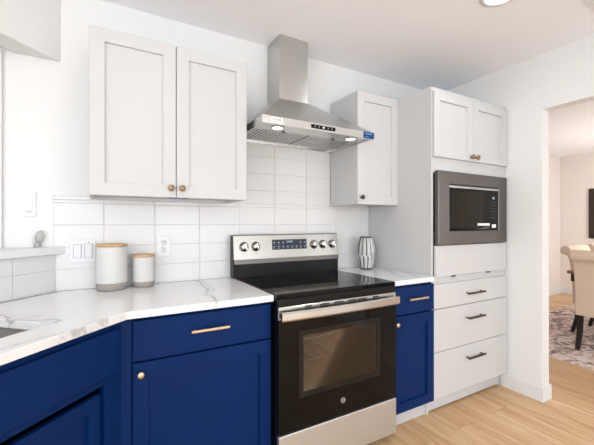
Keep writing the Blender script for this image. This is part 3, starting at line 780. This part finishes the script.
# ornament on the sill
ox, oy = -.990, -.018
c = thing('ornament', 'small pale leaf-shaped ornament standing on the sill of the left opening', 'ornament', (ox, oy, 1.1375))
obj('base', lathe(B(), [(.014, 0), (.016, .004), (.013, .018), (.010, .026)], 20, Matrix.Translation((ox, oy, 1.1375))), M['crystal'], c)
bm = B(); m = Matrix.Translation((ox, oy, 1.160)) @ Matrix.Rotation(.28, 4, 'Y')
lathe(bm, [(.008, 0), (.016, .012), (.019, .026), (.017, .042), (.010, .055), (0, .062)], 20, m @ Matrix.Diagonal((1, .45, 1, 1)))
obj('leaf', bm, M['crystal'], c)

# switches and outlet
TF = -.0087
def plate(name, label, cat, x0, x1, z0, z1, y):
    c = thing(name, label, cat, ((x0 + x1) / 2, y, (z0 + z1) / 2))
    obj('cover_plate', box(B(), x0, x1, y - .006, y - .0003, z0, z1, .002, 2), M['white_plastic'], c); return c
c = plate('light_switch', 'double rocker light switch on the tiles left of the canisters', 'light switch', -.858, -.745, 1.053, 1.168, TF)
for x in (-.826, -.777):
    f = obj('rocker_frame', box(B(), x - .0185, x + .0185, TF - .0075, TF - .006, 1.075, 1.147, .0006), M['grey_plastic'], c)
    bm = B(); xprism(bm, [(TF - .006, 1.077), (TF - .0085, 1.077), (TF - .013, 1.145), (TF - .006, 1.145)], x - .016, x + .016); obj('rocker', bm, M['white_plastic'], c)
obj('screw', lathe(B(), [(.003, 0), (.003, .001), (0, .0012)], 10, at(-.777, TF - .006, 1.157)), M['slot'], c)
c = plate('outlet', 'white duplex wall outlet on the tiles right of the canisters', 'outlet', -.444, -.374, 1.066, 1.180, TF)
for zc in (1.104, 1.143):
    bm = lathe(B(), [(.0165, 0), (.016, .0018), (0, .0018)], 24, at(-.409, TF - .006, zc)); r = obj('receptacle', bm, M['white_plastic'], c)
    bm = B(); y_ = TF - .0083
    for dx in (-.006, .006): box(bm, -.409 + dx - .0013, -.409 + dx + .0013, y_, y_ + .0006, zc + .001, zc + .009)
    lathe(bm, [(.0028, 0), (.0028, .0005), (0, .0005)], 10, at(-.409, y_ + .0005, zc - .007)); obj('slots', bm, M['slot'], r)
c = plate('light_switch', 'single rocker light switch on the wall seen above the sill', 'light switch', -1.052, -.998, 1.288, 1.412, 0.0)
bm = B(); xprism(bm, [(-.006, 1.316), (-.0085, 1.316), (-.012, 1.384), (-.006, 1.384)], -1.037, -1.013); obj('rocker', bm, M['white_plastic'], c)
obj('indicator', box(B(), -1.034, -1.016, -.0084, -.006, 1.309, 1.313), M['grey_plastic'], c)

# ceiling fittings
for i, (x, y) in enumerate(CANS_AND_FILL[:1]):
    c = thing('ceiling_light', 'round recessed ceiling light above the right side of the kitchen', 'ceiling light', (x, y, ZC))
    obj('trim_ring', lathe(B(), [(.070, -.0005), (.098, -.0005), (.096, -.006), (.072, -.010)], 40, Matrix.Translation((x, y, ZC)), closed=True), M['trim'], c)
    obj('diffuser', lathe(B(), [(.0695, -.004), (0, -.0045)], 32, Matrix.Translation((x, y, ZC))), M['glow'], c)
c = thing('ceiling_vent', 'white ceiling air vent at the top right edge of the photo', 'vent', (1.68, -1.42, ZC))
bm = B(); vx0, vx1, vy0, vy1 = 1.515, 1.80, -1.47, -1.268
for a in ((vx0, vx0 + .03, vy0, vy1), (vx1 - .03, vx1, vy0, vy1), (vx0 + .03, vx1 - .03, vy0, vy0 + .03), (vx0 + .03, vx1 - .03, vy1 - .03, vy1)): box(bm, *a, ZC - .008, ZC - .0005, .001)
obj('frame', bm, M['trim'], c)
bm = B()
for i in range(9):
    y = vy0 + .04 + i * .0155; box(bm, vx0 + .031, vx1 - .031, y, y + .006, ZC - .007, ZC - .002)
obj('louvres', bm, M['trim'], c)
obj('duct_shadow', box(B(), vx0 + .031, vx1 - .031, vy0 + .031, vy1 - .031, ZC - .0015, ZC - .0005), M['dark_gap'], c)

# ------------------------------------------------------------------ dining room
o = tag(obj('rug', prism(B(), [(2.925, -2.4), (5.9, -2.4), (5.9, .375), (2.925, .375)], .0005, .010, .002), M['rug']), 'faded patterned area rug under the dining table', 'rug')
c = thing('dining_table', 'dark wooden dining table between the cream chairs', 'table', (4.45, -.88, .0105))
obj('tabletop', box(B(), 3.47, 5.45, -1.38, -.392, .735, .765, .004, 2), M['table_top'], c)
obj('apron', box(B(), 3.50, 5.42, -1.35, -.415, .655, .7345, .002), M['table_wood'], c)
for x in (4.0, 4.95):
    bm = B(); box(bm, x - .06, x + .06, -.94, -.82, .05, .6545, .004); box(bm, x - .07, x + .07, -1.18, -.58, .0105, .05, .006)
    obj('pedestal', bm, M['table_wood'], c)
def chair(label, loc, rz):
    c = thing('dining_chair', label, 'chair', loc, rz, 'cream scroll back chairs around the dining table')
    w = .25
    bm = box(B(), -w, w, -.27, .19, .35, .49, .025, 3); obj('seat', bm, M['linen'], c, False)
    # scroll back: side profile (y, z) swept across the width
    prof = [(.19, .335), (.275, .335), (.28, .55), (.295, .72), (.315, .84), (.335, .885)]
    cy, cz, r = .345, .93, .055
    for i in range(11):
        a = math.radians(-80 + i * 26); prof.append((cy + r * math.cos(a), cz + r * math.sin(a)))
    prof += [(.275, .90), (.245, .80), (.222, .68), (.205, .50)]
    bm = B(); xprism(bm, prof, -w, w)
    bk = obj('backrest', bm, M['linen'], c, False)
    mo = bk.modifiers.new('soft', 'BEVEL'); mo.width = .012; mo.segments = 2; mo.limit_method = 'ANGLE'; mo.angle_limit = 1.0
    for sx in (-1, 1):
        bm = B()
        x = sx * .222
        prof_l = [(.022, .205, .34), (.020, .215, .18), (.016, .268, .0)]
        rings = []
        for hw, y, z in prof_l: rings.append([bm.verts.new(q) for q in ((x - hw, y, z), (x + hw, y, z), (x + hw, y + 2 * hw, z), (x - hw, y + 2 * hw, z))])
        for a, b in zip(rings, rings[1:]):
            for k in range(4): bm.faces.new((a[k], a[(k + 1) % 4], b[(k + 1) % 4], b[k]))
        bm.faces.new(rings[0][::-1]); bm.faces.new(rings[-1]); obj('leg', bm, M['black_wood'], c, False)
        bm = B(); rings = []
        for hw, y, z in ((.022, -.25, .36), (.015, -.245, 0)): rings.append([bm.verts.new(q) for q in ((x - hw, y, z), (x + hw, y, z), (x + hw, y + 2 * hw, z), (x - hw, y + 2 * hw, z))])
        for k in range(4): bm.faces.new((rings[0][k], rings[0][(k + 1) % 4], rings[1][(k + 1) % 4], rings[1][k]))
        bm.faces.new(rings[0][::-1]); bm.faces.new(rings[-1]); obj('leg', bm, M['black_wood'], c, False)
    return c
G = 'cream scroll back chairs around the dining table'
ch = chair('cream upholstered dining chair with its back facing the doorway', (3.645, -.750, .0102), PI / 2)
dup(ch, (4.20, -.525, .0102), 0, 'cream dining chair seen from the side just behind the nearest chair', G)
dup(ch, (4.86, -.525, .0102), 0, 'farthest cream dining chair, only its rolled top showing', G)
c = thing('wall_art', 'dark brown slatted wall panel on the far dining room wall', 'wall art', (XE - .02, -.05, 1.0))
ay0, ay1, az0, az1 = -.60, .492, 1.003, 1.832
bm = B(); w = .05
for a, b, d, e in ((ay0, ay0 + w, az0, az1), (ay1 - w, ay1, az0, az1), (ay0 + w, ay1 - w, az0, az0 + w), (ay0 + w, ay1 - w, az1 - w, az1)): box(bm, XE - .035, XE - .001, a, b, d, e, .003)
obj('frame', bm, M['art_frame'], c)
bm = B(); n = 18; q = (ay1 - ay0 - 2 * w) / n
for i in range(n): box(bm, XE - .025, XE - .002, ay0 + w + i * q + .006, ay0 + w + (i + 1) * q - .006, az0 + w, az1 - w, .002)
obj('slats', bm, M['art_inset'], c)
